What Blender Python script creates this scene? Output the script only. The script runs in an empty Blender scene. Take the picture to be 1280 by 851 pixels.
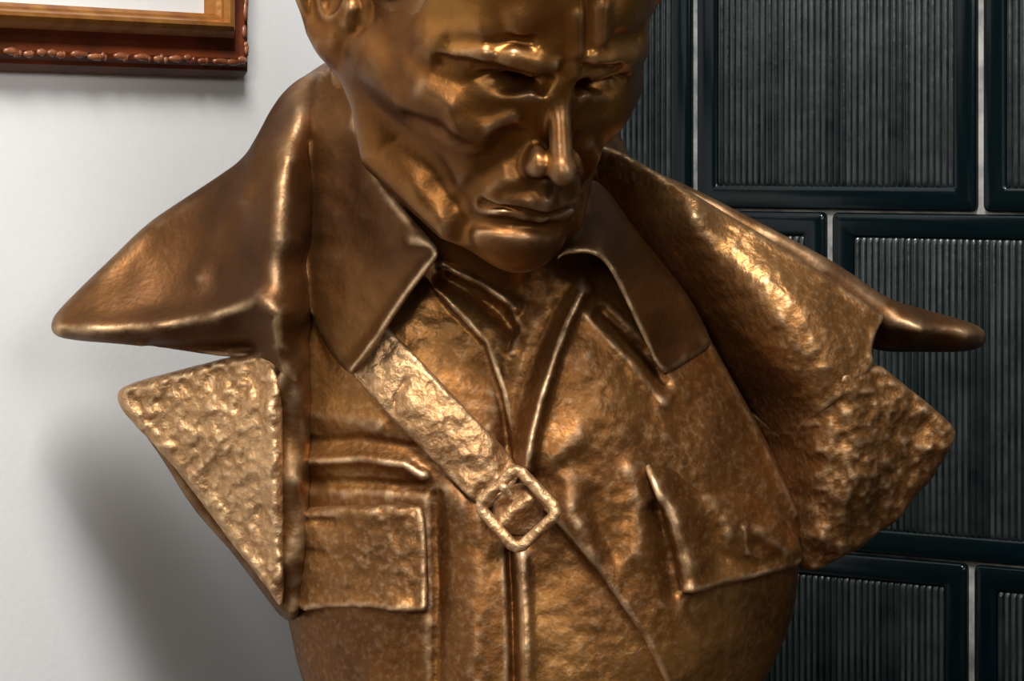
import bpy, math, random
import numpy as np

# ------------------------------------------------------------------ camera, world, lights, exposure
F = 3810.0          # focal length in pixels of the 1280x851 frame, also the distance of the bust (in half millimetres)
S = 0.0005          # one modelling unit = half a millimetre
H = 1.50            # camera height
HOR = 185.0         # pixel row of the horizon
sc = bpy.context.scene
col = sc.collection
cam_d = bpy.data.cameras.new('camera')
cam = bpy.data.objects.new('camera', cam_d)
col.objects.link(cam)
cam.location = (0, 0, H)
cam.rotation_euler = (math.pi / 2, 0, 0)
cam_d.sensor_width = 36.0
cam_d.lens = 36.0 * F / 1280.0
cam_d.shift_y = -(425.5 - HOR) / 1280.0
cam_d.clip_start = 0.05
sc.camera = cam

world = bpy.data.worlds.new('room_light')
sc.world = world
world.use_nodes = True
wn = world.node_tree.nodes['Background']
wn.inputs['Color'].default_value = (0.95, 0.97, 1.0, 1)
wn.inputs['Strength'].default_value = 0.035


def area(name, loc, target, size, power, colour, sy=None):
    ld = bpy.data.lights.new(name, 'AREA')
    ld.energy = power
    ld.color = colour
    ld.size = size
    if sy:
        ld.shape = 'RECTANGLE'
        ld.size_y = sy
    o = bpy.data.objects.new(name, ld)
    col.objects.link(o)
    o.location = loc
    dx, dy, dz = (target[i] - loc[i] for i in range(3))
    dist = math.hypot(dx, dy)
    o.rotation_euler = (math.atan2(dist, -dz), 0, math.atan2(dy, dx) - math.pi / 2)
    return o


area('ceiling_lamp_light', (-0.12, 0.95, 2.75), (-0.02, 1.9, 1.40), 0.46, 46, (1.0, 0.975, 0.94))
area('wall_fill_light', (1.1, 0.0, 2.3), (-0.3, 1.9, 1.40), 1.0, 13, (0.97, 0.985, 1.0))  # soft fill added on the right to brighten the white wall
area('side_lamp_light', (-0.48, -0.40, 2.05), (0.0, 1.9, 1.45), 0.45, 14, (1.0, 0.96, 0.90))

sc.view_settings.view_transform = 'Standard'
sc.view_settings.look = 'None'
sc.view_settings.gamma = 1.0
sc.view_settings.use_curve_mapping = False
sc.view_settings.exposure = 0.0

rng = np.random.default_rng(7)
random.seed(7)


# ------------------------------------------------------------------ materials
def new_mat(name):
    m = bpy.data.materials.new(name)
    m.use_nodes = True
    nt = m.node_tree
    return m, nt, nt.nodes['Principled BSDF']


def nd(nt, kind, **kw):
    n = nt.nodes.new(kind)
    for k, v in kw.items():
        setattr(n, k, v)
    return n


def ramp(nt, fac, stops):
    r = nd(nt, 'ShaderNodeValToRGB')
    while len(r.color_ramp.elements) < len(stops):
        r.color_ramp.elements.new(0.5)
    for e, (p, c) in zip(r.color_ramp.elements, stops):
        e.position = p
        e.color = (*c, 1) if len(c) == 3 else c
    nt.links.new(fac, r.inputs['Fac'])
    return r


def bronze(name, dark, mid, light, wear, rough=0.36, bump_scale=(60, 260), bump_strength=(0.25, 0.12), hammered=0.0, worn=0.7):
    m, nt, b = new_mat(name)
    L = nt.links.new
    tc = nd(nt, 'ShaderNodeTexCoord')
    n1 = nd(nt, 'ShaderNodeTexNoise')
    n1.inputs['Scale'].default_value = 7
    n1.inputs['Detail'].default_value = 9
    n1.inputs['Roughness'].default_value = 0.6
    L(tc.outputs['Object'], n1.inputs['Vector'])
    r1 = ramp(nt, n1.outputs['Fac'], [(0.25, dark), (0.48, mid), (0.75, light)])
    # worn, rubbed-bright edges of the casting
    geo = nd(nt, 'ShaderNodeNewGeometry')
    n2 = nd(nt, 'ShaderNodeTexNoise')
    n2.inputs['Scale'].default_value = 70
    n2.inputs['Detail'].default_value = 6
    L(tc.outputs['Object'], n2.inputs['Vector'])
    r2 = ramp(nt, geo.outputs['Pointiness'], [(0.503, (0, 0, 0)), (0.54, (worn,) * 3)])
    mul = nd(nt, 'ShaderNodeMath', operation='MULTIPLY')
    r3 = ramp(nt, n2.outputs['Fac'], [(0.35, (0.15,) * 3), (0.62, (1, 1, 1))])
    L(r2.outputs['Color'], mul.inputs[0])
    L(r3.outputs['Color'], mul.inputs[1])
    mx = nd(nt, 'ShaderNodeMix', data_type='RGBA')
    L(mul.outputs[0], mx.inputs['Factor'])
    L(r1.outputs['Color'], mx.inputs['A'])
    mx.inputs['B'].default_value = (*wear, 1)
    # fine light speckle of rubbed grain
    n4 = nd(nt, 'ShaderNodeTexNoise')
    n4.inputs['Scale'].default_value = 260
    n4.inputs['Detail'].default_value = 4
    L(tc.outputs['Object'], n4.inputs['Vector'])
    r4 = ramp(nt, n4.outputs['Fac'], [(0.5, (0, 0, 0)), (0.75, (0.6 * hammered,) * 3)])
    mx2 = nd(nt, 'ShaderNodeMix', data_type='RGBA')
    L(r4.outputs['Color'], mx2.inputs['Factor'])
    L(mx.outputs['Result'], mx2.inputs['A'])
    mx2.inputs['B'].default_value = (*wear, 1)
    L(mx2.outputs['Result'], b.inputs['Base Color'])
    b.inputs['Metallic'].default_value = 0.80
    rr = ramp(nt, n1.outputs['Fac'], [(0.3, (rough + 0.12,) * 3), (0.7, (rough - 0.06,) * 3)])
    L(rr.outputs['Color'], b.inputs['Roughness'])
    prev = None
    for scl, st in zip(bump_scale, bump_strength):
        n = nd(nt, 'ShaderNodeTexNoise')
        n.inputs['Scale'].default_value = scl
        n.inputs['Detail'].default_value = 5
        L(tc.outputs['Object'], n.inputs['Vector'])
        bp = nd(nt, 'ShaderNodeBump')
        bp.inputs['Strength'].default_value = st
        bp.inputs['Distance'].default_value = 0.004
        L(n.outputs['Fac'], bp.inputs['Height'])
        if prev:
            L(prev.outputs['Normal'], bp.inputs['Normal'])
        prev = bp
    if hammered > 0:
        vo = nd(nt, 'ShaderNodeTexVoronoi')
        vo.inputs['Scale'].default_value = 120
        L(tc.outputs['Object'], vo.inputs['Vector'])
        bp = nd(nt, 'ShaderNodeBump')
        bp.inputs['Strength'].default_value = 0.5 * hammered
        bp.inputs['Distance'].default_value = 0.004
        L(vo.outputs['Distance'], bp.inputs['Height'])
        L(prev.outputs['Normal'], bp.inputs['Normal'])
        prev = bp
    L(prev.outputs['Normal'], b.inputs['Normal'])
    return m


DK, MD, LT, WR = (0.036, 0.0125, 0.003), (0.135, 0.050, 0.0095), (0.34, 0.15, 0.034), (0.86, 0.59, 0.34)
M_head = bronze('bronze_polished_face', (0.045, 0.016, 0.004), (0.16, 0.060, 0.011), (0.40, 0.185, 0.042), WR, 0.31, (45, 220), (0.12, 0.07), 0.0, 0.5)
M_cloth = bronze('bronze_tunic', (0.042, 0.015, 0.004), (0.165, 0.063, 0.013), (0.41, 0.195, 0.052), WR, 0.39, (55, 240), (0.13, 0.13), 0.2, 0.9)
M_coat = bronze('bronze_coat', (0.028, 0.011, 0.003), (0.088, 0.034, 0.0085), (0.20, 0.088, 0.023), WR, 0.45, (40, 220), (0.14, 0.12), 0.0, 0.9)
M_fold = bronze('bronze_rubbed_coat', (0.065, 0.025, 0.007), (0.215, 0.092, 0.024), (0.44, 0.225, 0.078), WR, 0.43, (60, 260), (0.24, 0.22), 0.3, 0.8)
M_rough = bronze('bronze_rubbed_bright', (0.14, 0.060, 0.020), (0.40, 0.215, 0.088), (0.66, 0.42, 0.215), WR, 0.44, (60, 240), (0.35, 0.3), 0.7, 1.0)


def plain(name, colour, rough=0.5, metallic=0.0, noise=None, bump=None, coat=0.0, spec=0.5):
    m, nt, b = new_mat(name)
    b.inputs['Roughness'].default_value = rough
    b.inputs['Metallic'].default_value = metallic
    b.inputs['Coat Weight'].default_value = coat
    b.inputs['Specular IOR Level'].default_value = spec
    L = nt.links.new
    tc = nd(nt, 'ShaderNodeTexCoord')
    n = nd(nt, 'ShaderNodeTexNoise')
    n.inputs['Scale'].default_value = noise[0] if noise else 5
    n.inputs['Detail'].default_value = 6
    L(tc.outputs['Object'], n.inputs['Vector'])
    c2 = noise[1] if noise else tuple(c * 0.94 for c in colour)
    r = ramp(nt, n.outputs['Fac'], [(0.35, c2), (0.65, colour)])
    L(r.outputs['Color'], b.inputs['Base Color'])
    if bump:
        n2 = nd(nt, 'ShaderNodeTexNoise')
        n2.inputs['Scale'].default_value = bump[0]
        n2.inputs['Detail'].default_value = 5
        L(tc.outputs['Object'], n2.inputs['Vector'])
        bp = nd(nt, 'ShaderNodeBump')
        bp.inputs['Strength'].default_value = bump[1]
        bp.inputs['Distance'].default_value = 0.002
        L(n2.outputs['Fac'], bp.inputs['Height'])
        L(bp.outputs['Normal'], b.inputs['Normal'])
    return m


M_wall = plain('white_plaster', (0.80, 0.80, 0.80), 0.85, bump=(180, 0.08))
M_floor = plain('brown_floor', (0.16, 0.10, 0.06), 0.5, noise=(8, (0.10, 0.06, 0.035)))
M_glaze = plain('dark_green_glaze', (0.0012, 0.0045, 0.005), 0.16, noise=(6, (0.001, 0.004, 0.006)), bump=(60, 0.05), spec=0.28)
M_rib = plain('dark_green_rib_glaze', (0.012, 0.017, 0.016), 0.24, noise=(40, (0.003, 0.006, 0.007)), bump=(150, 0.15), spec=0.6)
M_crest = plain('rib_highlight_glaze', (0.030, 0.036, 0.035), 0.3, noise=(50, (0.010, 0.014, 0.014)), bump=(150, 0.2))  # lighter colour on most rib crests, painting in the reflected light lines
M_grout = plain('pale_grout', (0.36, 0.355, 0.33), 0.85, noise=(45, (0.12, 0.12, 0.115)), bump=(200, 0.3))
M_wood = plain('pedestal_wood', (0.10, 0.05, 0.025), 0.4, noise=(7, (0.05, 0.025, 0.012)))
M_frame = plain('red_brown_frame', (0.13, 0.025, 0.007), 0.48, noise=(25, (0.055, 0.014, 0.004)), bump=(120, 0.2), spec=0.2)
M_gold = plain('worn_gilding', (0.38, 0.165, 0.035), 0.35, 0.5, noise=(60, (0.26, 0.09, 0.02)), bump=(160, 0.2))
M_orn = plain('worn_red_ornament', (0.30, 0.115, 0.05), 0.4, noise=(70, (0.12, 0.025, 0.008)), coat=0.3)
M_paper = plain('pale_mount_board', (0.72, 0.77, 0.78), 0.6)


# ------------------------------------------------------------------ object helpers
def link(name, me, mat, parent=None):
    o = bpy.data.objects.new(name, me)
    col.objects.link(o)
    if mat is not None and len(me.materials) == 0:
        me.materials.append(mat)
    if parent is not None:
        o.parent = parent
    return o


def empty(name, loc, rz=0.0):
    o = bpy.data.objects.new(name, None)
    o.empty_display_size = 0.05
    col.objects.link(o)
    o.location = loc
    o.rotation_euler = (0, 0, rz)
    return o


def tag(o, label=None, cat=None, group=None, kind=None):
    if label:
        o['label'] = label
    if cat:
        o['category'] = cat
    if group:
        o['group'] = group
    if kind:
        o['kind'] = kind
    return o


def mesh_np(name, verts, faces, smooth=True):
    me = bpy.data.meshes.new(name)
    me.from_pydata([tuple(v) for v in verts], [], [tuple(f) for f in faces])
    me.update()
    if smooth:
        me.polygons.foreach_set('use_smooth', np.ones(len(me.polygons), dtype=bool))
    return me


def mesh_quads(name, V, Q):
    me = bpy.data.meshes.new(name)
    nv, nq = len(V), len(Q)
    me.vertices.add(nv)
    me.vertices.foreach_set('co', V.astype(np.float32).ravel())
    me.loops.add(nq * 4)
    me.loops.foreach_set('vertex_index', Q[:, ::-1].astype(np.int32).ravel())
    me.polygons.add(nq)
    me.polygons.foreach_set('loop_start', np.arange(0, nq * 4, 4, dtype=np.int32))
    me.polygons.foreach_set('use_smooth', np.ones(nq, dtype=bool))
    me.update(calc_edges=True)
    me.validate()
    return me


def box_mesh(name, x0, x1, y0, y1, z0, z1, bev=0.0):
    import bmesh
    bm = bmesh.new()
    bmesh.ops.create_cube(bm, size=1.0)
    for v in bm.verts:
        v.co = ((x0 + x1) / 2 + v.co.x * (x1 - x0), (y0 + y1) / 2 + v.co.y * (y1 - y0), (z0 + z1) / 2 + v.co.z * (z1 - z0))
    if bev > 0:
        bmesh.ops.bevel(bm, geom=bm.edges[:], offset=bev, segments=2, affect='EDGES')
    me = bpy.data.meshes.new(name)
    bm.to_mesh(me)
    bm.free()
    return me


# ------------------------------------------------------------------ clay: signed distance sculpting in the bust's metric frame
# frame: x to the right, v down, d towards the viewer, all in half millimetres
def P(px, py, d):
    s = (F - d) / F
    return np.array([(px - 640) * s, (py - HOR) * s, d], dtype=np.float64)


def to_world(V):
    return np.stack([V[:, 0] * S, (F - V[:, 2]) * S, H - V[:, 1] * S], axis=1)


def smin(a, b, k):
    h = np.maximum(k - np.abs(a - b), 0) / k
    return np.minimum(a, b) - h * h * k * 0.25


def smax(a, b, k):
    return -smin(-a, -b, k)


def surf_nets(f, org, h):
    s = f < 0
    c = np.zeros(tuple(n - 1 for n in f.shape), dtype=np.int8)
    for i in (0, 1):
        for j in (0, 1):
            for k in (0, 1):
                c += s[i:s.shape[0] - 1 + i, j:s.shape[1] - 1 + j, k:s.shape[2] - 1 + k]
    mixed = (c > 0) & (c < 8)
    cells = np.argwhere(mixed)
    idx = np.full(c.shape, -1, dtype=np.int32)
    idx[mixed] = np.arange(len(cells))
    corner = {}
    for i in (0, 1):
        for j in (0, 1):
            for k in (0, 1):
                corner[(i, j, k)] = f[cells[:, 0] + i, cells[:, 1] + j, cells[:, 2] + k].astype(np.float64)
    acc = np.zeros((len(cells), 3))
    cnt = np.zeros(len(cells))
    for ax in range(3):
        o1, o2 = [a for a in range(3) if a != ax]
        for p in (0, 1):
            for q in (0, 1):
                A = [0, 0, 0]
                A[o1], A[o2] = p, q
                B = list(A)
                B[ax] = 1
                fa, fb = corner[tuple(A)], corner[tuple(B)]
                m = (fa < 0) != (fb < 0)
                t = np.where(m, fa / np.where(m, fa - fb, 1), 0)
                pt = np.tile(np.array(A, dtype=np.float64), (len(cells), 1))
                pt[:, ax] = t
                acc += pt * m[:, None]
                cnt += m
    V = (cells + acc / cnt[:, None]) * h + org
    Q = []
    for ax in range(3):
        sl0 = [slice(None)] * 3
        sl1 = [slice(None)] * 3
        sl0[ax], sl1[ax] = slice(0, -1), slice(1, None)
        e = s[tuple(sl0)] != s[tuple(sl1)]
        o1, o2 = (ax + 1) % 3, (ax + 2) % 3
        ei = np.argwhere(e)
        ok = (ei[:, o1] > 0) & (ei[:, o2] > 0) & (ei[:, o1] < f.shape[o1] - 1) & (ei[:, o2] < f.shape[o2] - 1)
        ei = ei[ok]

        def cell(a, b):
            q = ei.copy()
            q[:, o1] += a
            q[:, o2] += b
            return idx[q[:, 0], q[:, 1], q[:, 2]]
        quad = np.stack([cell(-1, -1), cell(0, -1), cell(0, 0), cell(-1, 0)], axis=1)
        inside = s[ei[:, 0], ei[:, 1], ei[:, 2]]
        quad[~inside] = quad[~inside][:, ::-1]
        Q.append(quad)
    return V, np.concatenate(Q)


def relax(V, Q, n=1, lam=0.5):
    for _ in range(n):
        acc = np.zeros_like(V)
        cnt = np.zeros(len(V))
        for i in range(4):
            a, b = Q[:, i], Q[:, (i + 1) % 4]
            for x, y in ((a, b), (b, a)):
                for k in range(3):
                    acc[:, k] += np.bincount(x, weights=V[y, k], minlength=len(V))
                cnt += np.bincount(x, minlength=len(V))
        V = V * (1 - lam) + lam * acc / np.maximum(cnt, 1)[:, None]
    return V


def seg_dist(X, pts, radii):
    """distance to a tapered polyline minus its radius; X is a list of three broadcastable arrays"""
    best = None
    pts = np.asarray(pts, dtype=np.float32)
    if len(pts) == 1:
        pts = np.vstack([pts, pts + 1e-3])
        radii = [radii[0], radii[0]]
    for a, b, ra, rb in zip(pts[:-1], pts[1:], radii[:-1], radii[1:]):
        ab = b - a
        L2 = float(ab @ ab) + 1e-9
        t = ((X[0] - a[0]) * ab[0] + (X[1] - a[1]) * ab[1] + (X[2] - a[2]) * ab[2]) / np.float32(L2)
        t = np.clip(t, 0, 1)
        dd = np.sqrt((X[0] - a[0] - t * ab[0]) ** 2 + (X[1] - a[1] - t * ab[1]) ** 2 + (X[2] - a[2] - t * ab[2]) ** 2)
        dd = dd - (ra + (rb - ra) * t)
        best = dd if best is None else np.minimum(best, dd)
    return best


class Clay:
    """a block of clay on a voxel grid; local axes may be turned against the bust's frame"""

    def __init__(self, lo, hi, h, R=None, origin=None):
        self.lo = np.array(lo, dtype=np.float32)
        self.h = h
        self.n = [int(math.ceil((hi[i] - lo[i]) / h)) + 1 for i in range(3)]
        self.ax = [(self.lo[i] + h * np.arange(self.n[i])).astype(np.float32) for i in range(3)]
        self.f = np.full(self.n, 1e3, dtype=np.float32)
        self.R = np.eye(3) if R is None else R          # columns: local axes in the bust's frame
        self.o = np.zeros(3) if origin is None else np.asarray(origin)

    def loc(self, p):
        return self.R.T @ (np.asarray(p) - self.o)

    def box(self, pts, pad):
        pts = np.atleast_2d(np.asarray(pts, dtype=np.float32))
        sl = []
        for i in range(3):
            a = int((pts[:, i].min() - pad - self.lo[i]) / self.h)
            b = int((pts[:, i].max() + pad - self.lo[i]) / self.h) + 2
            sl.append(slice(max(0, a), max(0, min(self.n[i], b))))
        X = [self.ax[0][sl[0]][:, None, None], self.ax[1][sl[1]][None, :, None], self.ax[2][sl[2]][None, None, :]]
        return tuple(sl), X

    def ell(self, c, r, k=20, op='add', sym=False, tilt=None):
        for sg in ((1, -1) if sym else (1,)):
            cc = np.array([c[0] * sg, c[1], c[2]])
            sl, X = self.box([cc], max(r) + k + 60)
            q = [X[i] - np.float32(cc[i]) for i in range(3)]
            if tilt is not None:                         # turn about the local c axis / b axis
                ca, sa = math.cos(tilt[0] * sg), math.sin(tilt[0] * sg)
                q0, q1 = ca * q[0] + sa * q[1], -sa * q[0] + ca * q[1]
                cb, sb = math.cos(tilt[1] * sg), math.sin(tilt[1] * sg)
                q0, q2 = cb * q0 + sb * q[2], -sb * q0 + cb * q[2]
                q = [q0, q1, q2]
            k0 = np.sqrt((q[0] / r[0]) ** 2 + (q[1] / r[1]) ** 2 + (q[2] / r[2]) ** 2)
            k1 = np.sqrt((q[0] / r[0] ** 2) ** 2 + (q[1] / r[1] ** 2) ** 2 + (q[2] / r[2] ** 2) ** 2) + 1e-6
            self._mix(sl, k0 * (k0 - 1) / k1, k, op)

    def tube(self, pts, radii, k=12, op='add', sym=False):
        for sg in ((1, -1) if sym else (1,)):
            pp = [(p[0] * sg, p[1], p[2]) for p in pts]
            sl, X = self.box(pp, max(radii) + k + 40)
            self._mix(sl, seg_dist(X, pp, list(radii)), k, op)

    def _mix(self, sl, g, k, op):
        a = self.f[sl]
        if op == 'add':
            self.f[sl] = smin(a, g.astype(np.float32), k)
        elif op == 'cut':
            self.f[sl] = smax(a, -g.astype(np.float32), k)
        else:
            self.f[sl] = smax(a, g.astype(np.float32), k)

    def brush(self, pts, r, amp, sym=False, power=2):
        for sg in ((1, -1) if sym else (1,)):
            pp = [(p[0] * sg, p[1], p[2]) for p in pts]
            sl, X = self.box(pp, r * 2.6)
            dd = seg_dist(X, pp, [0.0] * len(pp))
            self.f[sl] -= (amp * np.exp(-(dd / r) ** power)).astype(np.float32)

    def hit(self, pix):
        """pixels -> local points on the clay's present surface"""
        out = []
        ds = np.arange(500, -300, -1.5)
        for px, py in pix:
            s = (F - ds) / F
            W = np.stack([(px - 640) * s, (py - HOR) * s, ds], axis=1)
            Lc = (W - self.o) @ self.R
            I = np.round((Lc - self.lo) / self.h).astype(int)
            ok = np.all((I >= 0) & (I < np.array(self.n)), axis=1)
            val = np.full(len(ds), 1e3)
            val[ok] = self.f[I[ok, 0], I[ok, 1], I[ok, 2]]
            w = np.nonzero(val < 0)[0]
            out.append(Lc[w[0]] if len(w) else None)
        return [o for o in out if o is not None]

    def pbrush(self, pix, r, amp, power=2):
        pts = self.hit(pix)
        if pts:
            self.brush(pts, r, amp, power=power)

    def mesh(self, name, base, nrelax=1):
        V, Q = surf_nets(self.f, self.lo.astype(np.float64), self.h)
        V = relax(V, Q, nrelax, 0.5)
        V = V @ self.R.T + self.o
        W = to_world(V) - np.array(base)
        return mesh_quads(name, W, Q)


# ---- smooth height surfaces through scattered points
class TPS:
    def __init__(self, pts, reg=0.5):
        p = np.asarray(pts, dtype=np.float64)
        self.p = p[:, :2] / 100.0
        n = len(p)
        K = self._k(self.p, self.p) + np.eye(n) * reg * 0.01
        A = np.zeros((n + 3, n + 3))
        A[:n, :n] = K
        A[:n, n] = 1
        A[:n, n + 1:] = self.p
        A[n:, :n] = A[:n, n:].T
        b = np.zeros(n + 3)
        b[:n] = p[:, 2]
        self.w = np.linalg.solve(A, b)

    @staticmethod
    def _k(a, b):
        r2 = ((a[:, None, :] - b[None, :, :]) ** 2).sum(-1)
        return 0.5 * r2 * np.log(r2 + 1e-12)

    def __call__(self, x, y):
        sh = np.shape(x)
        q = np.stack([np.ravel(x), np.ravel(y)], axis=1) / 100.0
        n = len(self.p)
        out = np.zeros(len(q))
        for i in range(0, len(q), 20000):
            c = q[i:i + 20000]
            out[i:i + 20000] = self._k(c, self.p) @ self.w[:n] + self.w[n] + c @ self.w[n + 1:]
        return out.reshape(sh)


def poly_sdf(X, Y, poly):
    d2 = np.full(X.shape, 1e12)
    inside = np.zeros(X.shape, dtype=bool)
    n = len(poly)
    for i in range(n):
        a, b = poly[i], poly[(i + 1) % n]
        ab = b - a
        t = np.clip(((X - a[0]) * ab[0] + (Y - a[1]) * ab[1]) / (ab @ ab + 1e-9), 0, 1)
        d2 = np.minimum(d2, (X - a[0] - t * ab[0]) ** 2 + (Y - a[1] - t * ab[1]) ** 2)
        c = (a[1] > Y) != (b[1] > Y)
        xi = a[0] + (Y - a[1]) / (b[1] - a[1] + 1e-12) * ab[0]
        inside ^= c & (X < xi)
    d = np.sqrt(d2)
    return np.where(inside, -d, d)


def smooth_poly(pts, it=2):
    p = np.asarray(pts, dtype=np.float64)
    for _ in range(it):
        q = np.roll(p, -1, axis=0)
        p = np.stack([0.75 * p + 0.25 * q, 0.25 * p + 0.75 * q], axis=1).reshape(-1, 2)
    return p


def line_dist(X, Y, pts):
    """distance, side (+ to the right of travel as seen with y down) and overrun past the ends"""
    best = np.full(X.shape, 1e9)
    side = np.zeros(X.shape)
    over = np.zeros(X.shape)
    n = len(pts) - 1
    for i in range(n):
        a, b = pts[i], pts[i + 1]
        ab = b - a
        L = math.hypot(*ab) + 1e-9
        tr = ((X - a[0]) * ab[0] + (Y - a[1]) * ab[1]) / (L * L)
        t = np.clip(tr, 0, 1)
        dx, dy = X - a[0] - t * ab[0], Y - a[1] - t * ab[1]
        d = np.hypot(dx, dy)
        m = d < best
        cr = ab[0] * (Y - a[1]) - ab[1] * (X - a[0])
        ov = np.zeros(X.shape)
        if i == 0:
            ov = np.maximum(ov, -tr * L)
        if i == n - 1:
            ov = np.maximum(ov, (tr - 1) * L)
        best = np.where(m, d, best)
        side = np.where(m, np.sign(cr), side)
        over = np.where(m, ov, over)
    return best, side, over


def value_noise(X, Y, scale, seed):
    r = np.random.default_rng(seed)
    g = r.random((64, 64))
    x, y = X / scale, Y / scale
    xi, yi = np.floor(x).astype(int), np.floor(y).astype(int)
    fx, fy = x - xi, y - yi
    fx, fy = fx * fx * (3 - 2 * fx), fy * fy * (3 - 2 * fy)
    G = lambda a, b: g[a % 64, b % 64]
    return (G(xi, yi) * (1 - fx) + G(xi + 1, yi) * fx) * (1 - fy) + (G(xi, yi + 1) * (1 - fx) + G(xi + 1, yi + 1) * fx) * fy - 0.5


class Sheet:
    """a curved plate of bronze with thickness: outline and heights are turned into metric points first"""

    def __init__(self, outline, ctrl=None, over=None, lift=0.0, brushes=(), t=14.0, back=None, k=8.0, h=2.5,
                 rough=(), smooth=2, reg=0.5):
        pix = TPS(ctrl, reg) if ctrl is not None else None
        self.pixd = (lambda x, y: pix(x, y)) if over is None else (lambda x, y: over.pixd(x, y) + lift)

        def M(pts):
            pts = np.asarray([p[:2] for p in pts], dtype=np.float64)
            dd = self.pixd(pts[:, 0], pts[:, 1])
            s = (F - dd) / F
            return np.stack([(pts[:, 0] - 640) * s, (pts[:, 1] - HOR) * s], axis=1)
        self.M = M
        poly = smooth_poly(M(outline), smooth)
        pad = 3 * h + 2
        x0, y0 = poly.min(0) - pad
        x1, y1 = poly.max(0) + pad
        nx, ny = int((x1 - x0) / h) + 2, int((y1 - y0) / h) + 2
        ax, ay = x0 + h * np.arange(nx), y0 + h * np.arange(ny)
        X, Y = np.meshgrid(ax, ay, indexing='ij')
        if over is None:
            cm = np.array([P(*c) for c in ctrl])
            self.met = TPS(cm, reg)
            D = self.met(X, Y)
        else:
            D = over.height(X, Y) + lift
        for b in brushes:
            kind, pts, r, amp = b[:4]
            dist, side, ovr = line_dist(X, Y, M(pts))
            if kind == 'ridge':
                D = D + amp * np.exp(-(dist / r) ** 2)
            elif kind == 'crease':
                D = D + amp * np.exp(-(dist / r))
            elif kind == 'step':             # raises the side to the right of travel
                reach = b[4]
                lat = dist * side
                st = np.clip((lat + r) / (2 * r), 0, 1)
                st = st * st * (3 - 2 * st)
                fade = np.exp(-(np.maximum(lat, 0) / reach) ** 2) * np.exp(-(np.maximum(ovr, 0) / 25.0) ** 2)
                D = D + amp * st * fade
        for scale, amp, seed in rough:
            D = D + amp * 2 * value_noise(X + 777, Y + 333, scale, seed)
        self.ax, self.ay, self.D, self.h = ax, ay, D, h
        pd = poly_sdf(X, Y, poly)
        inn = pd < 3 * h
        gx, gy = np.gradient(D, h)
        g = np.sqrt(1 + np.minimum(gx * gx + gy * gy, 9.0))
        bk = back if back is not None else None
        dmin = (D[inn].min() - t - 8) if bk is None else bk - 4 * h
        dmax = D[inn].max() + 4 * h
        nz = int((dmax - dmin) / h) + 2
        az = dmin + h * np.arange(nz)
        front = ((az[None, None, :] - D[:, :, None]) / g[:, :, None]).astype(np.float32)
        if bk is None:
            body = np.maximum(front, -front - t)
        else:
            body = np.maximum(front, (bk - az)[None, None, :].astype(np.float32))
        self.f = smax(body, np.repeat(pd[:, :, None], nz, axis=2).astype(np.float32), k)
        self.lo = np.array([x0, y0, dmin])

    def height(self, X, Y):
        """this sheet's front height, sampled bilinearly"""
        u = np.clip((X - self.ax[0]) / self.h, 0, len(self.ax) - 1.001)
        v = np.clip((Y - self.ay[0]) / self.h, 0, len(self.ay) - 1.001)
        i, j = u.astype(int), v.astype(int)
        fu, fv = u - i, v - j
        D = self.D
        return (D[i, j] * (1 - fu) + D[i + 1, j] * fu) * (1 - fv) + (D[i, j + 1] * (1 - fu) + D[i + 1, j + 1] * fu) * fv

    def at(self, px, py, lift=0.0):
        d = float(self.pixd(np.array([px]), np.array([py]))[0])
        for _ in range(3):
            p = P(px, py, d)
            d = float(self.height(np.array([p[0]]), np.array([p[1]]))[0])
        return P(px, py, d + lift)

    def mesh(self, name, base, nrelax=1):
        V, Q = surf_nets(self.f, self.lo, self.h)
        V = relax(V, Q, nrelax, 0.5)
        return mesh_quads(name, to_world(V) - np.array(base), Q)


# ------------------------------------------------------------------ the room: corner of a white wall and a tiled stove
ANG = math.radians(34.4)
ER = np.array([math.cos(ANG), -math.sin(ANG)])        # along the stove's face to the right
EL = np.array([-math.sin(ANG), -math.cos(ANG)])       # along the white wall to the left, also the stove's outward normal
CY = 4700 * S
CORNER = np.array([(585 - 640) / F * CY, CY])


def on_plane(px, py, direction):
    """pixel -> (distance along the wall from the corner, height)"""
    ray = np.array([(px - 640) / F, 1.0])
    A = np.array([[ray[0], -direction[0]], [ray[1], -direction[1]]])
    t, s = np.linalg.solve(A, CORNER)
    return s, H - (py - HOR) / F * t


tag(link('floor', box_mesh('floor', -2.2, 2.2, -1.0, 3.2, -0.05, 0.0), M_floor), kind='structure')
rz_wall = math.atan2(EL[1], EL[0])
wl = link('wall_left', box_mesh('wall_left', 0.0, 2.6, 0.0, 0.12, 0.0, 2.8), M_wall)
wl.location = (*CORNER, 0)
# local +x runs along EL; the room side is local -y or +y, so thickness is put on the far side
wl.rotation_euler = (0, 0, rz_wall)
nloc = np.array([-math.sin(rz_wall), math.cos(rz_wall)])
if nloc @ ER > 0:
    for v in wl.data.vertices:
        v.co.y -= 0.12
tag(wl, kind='structure')
wb = link('wall_back', box_mesh('wall_back', -0.12, 2.0, 0.0, 0.1, 0.0, 2.8), M_wall)
BD = 0.30                                              # depth of the stove behind its face
wb.location = (CORNER[0] - EL[0] * BD, CORNER[1] - EL[1] * BD, 0)
wb.rotation_euler = (0, 0, -ANG)
tag(wb, kind='structure')
wx = link('wall_return', box_mesh('wall_return', -0.30, 0.0, 0.0, 0.12, 0.0, 2.8), M_wall)
wx.location = (*CORNER, 0)
wx.rotation_euler = (0, 0, rz_wall)
if nloc @ ER > 0:
    for v in wx.data.vertices:
        v.co.y -= 0.12
wx.name = 'wall_corner'
tag(wx, kind='structure')

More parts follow.
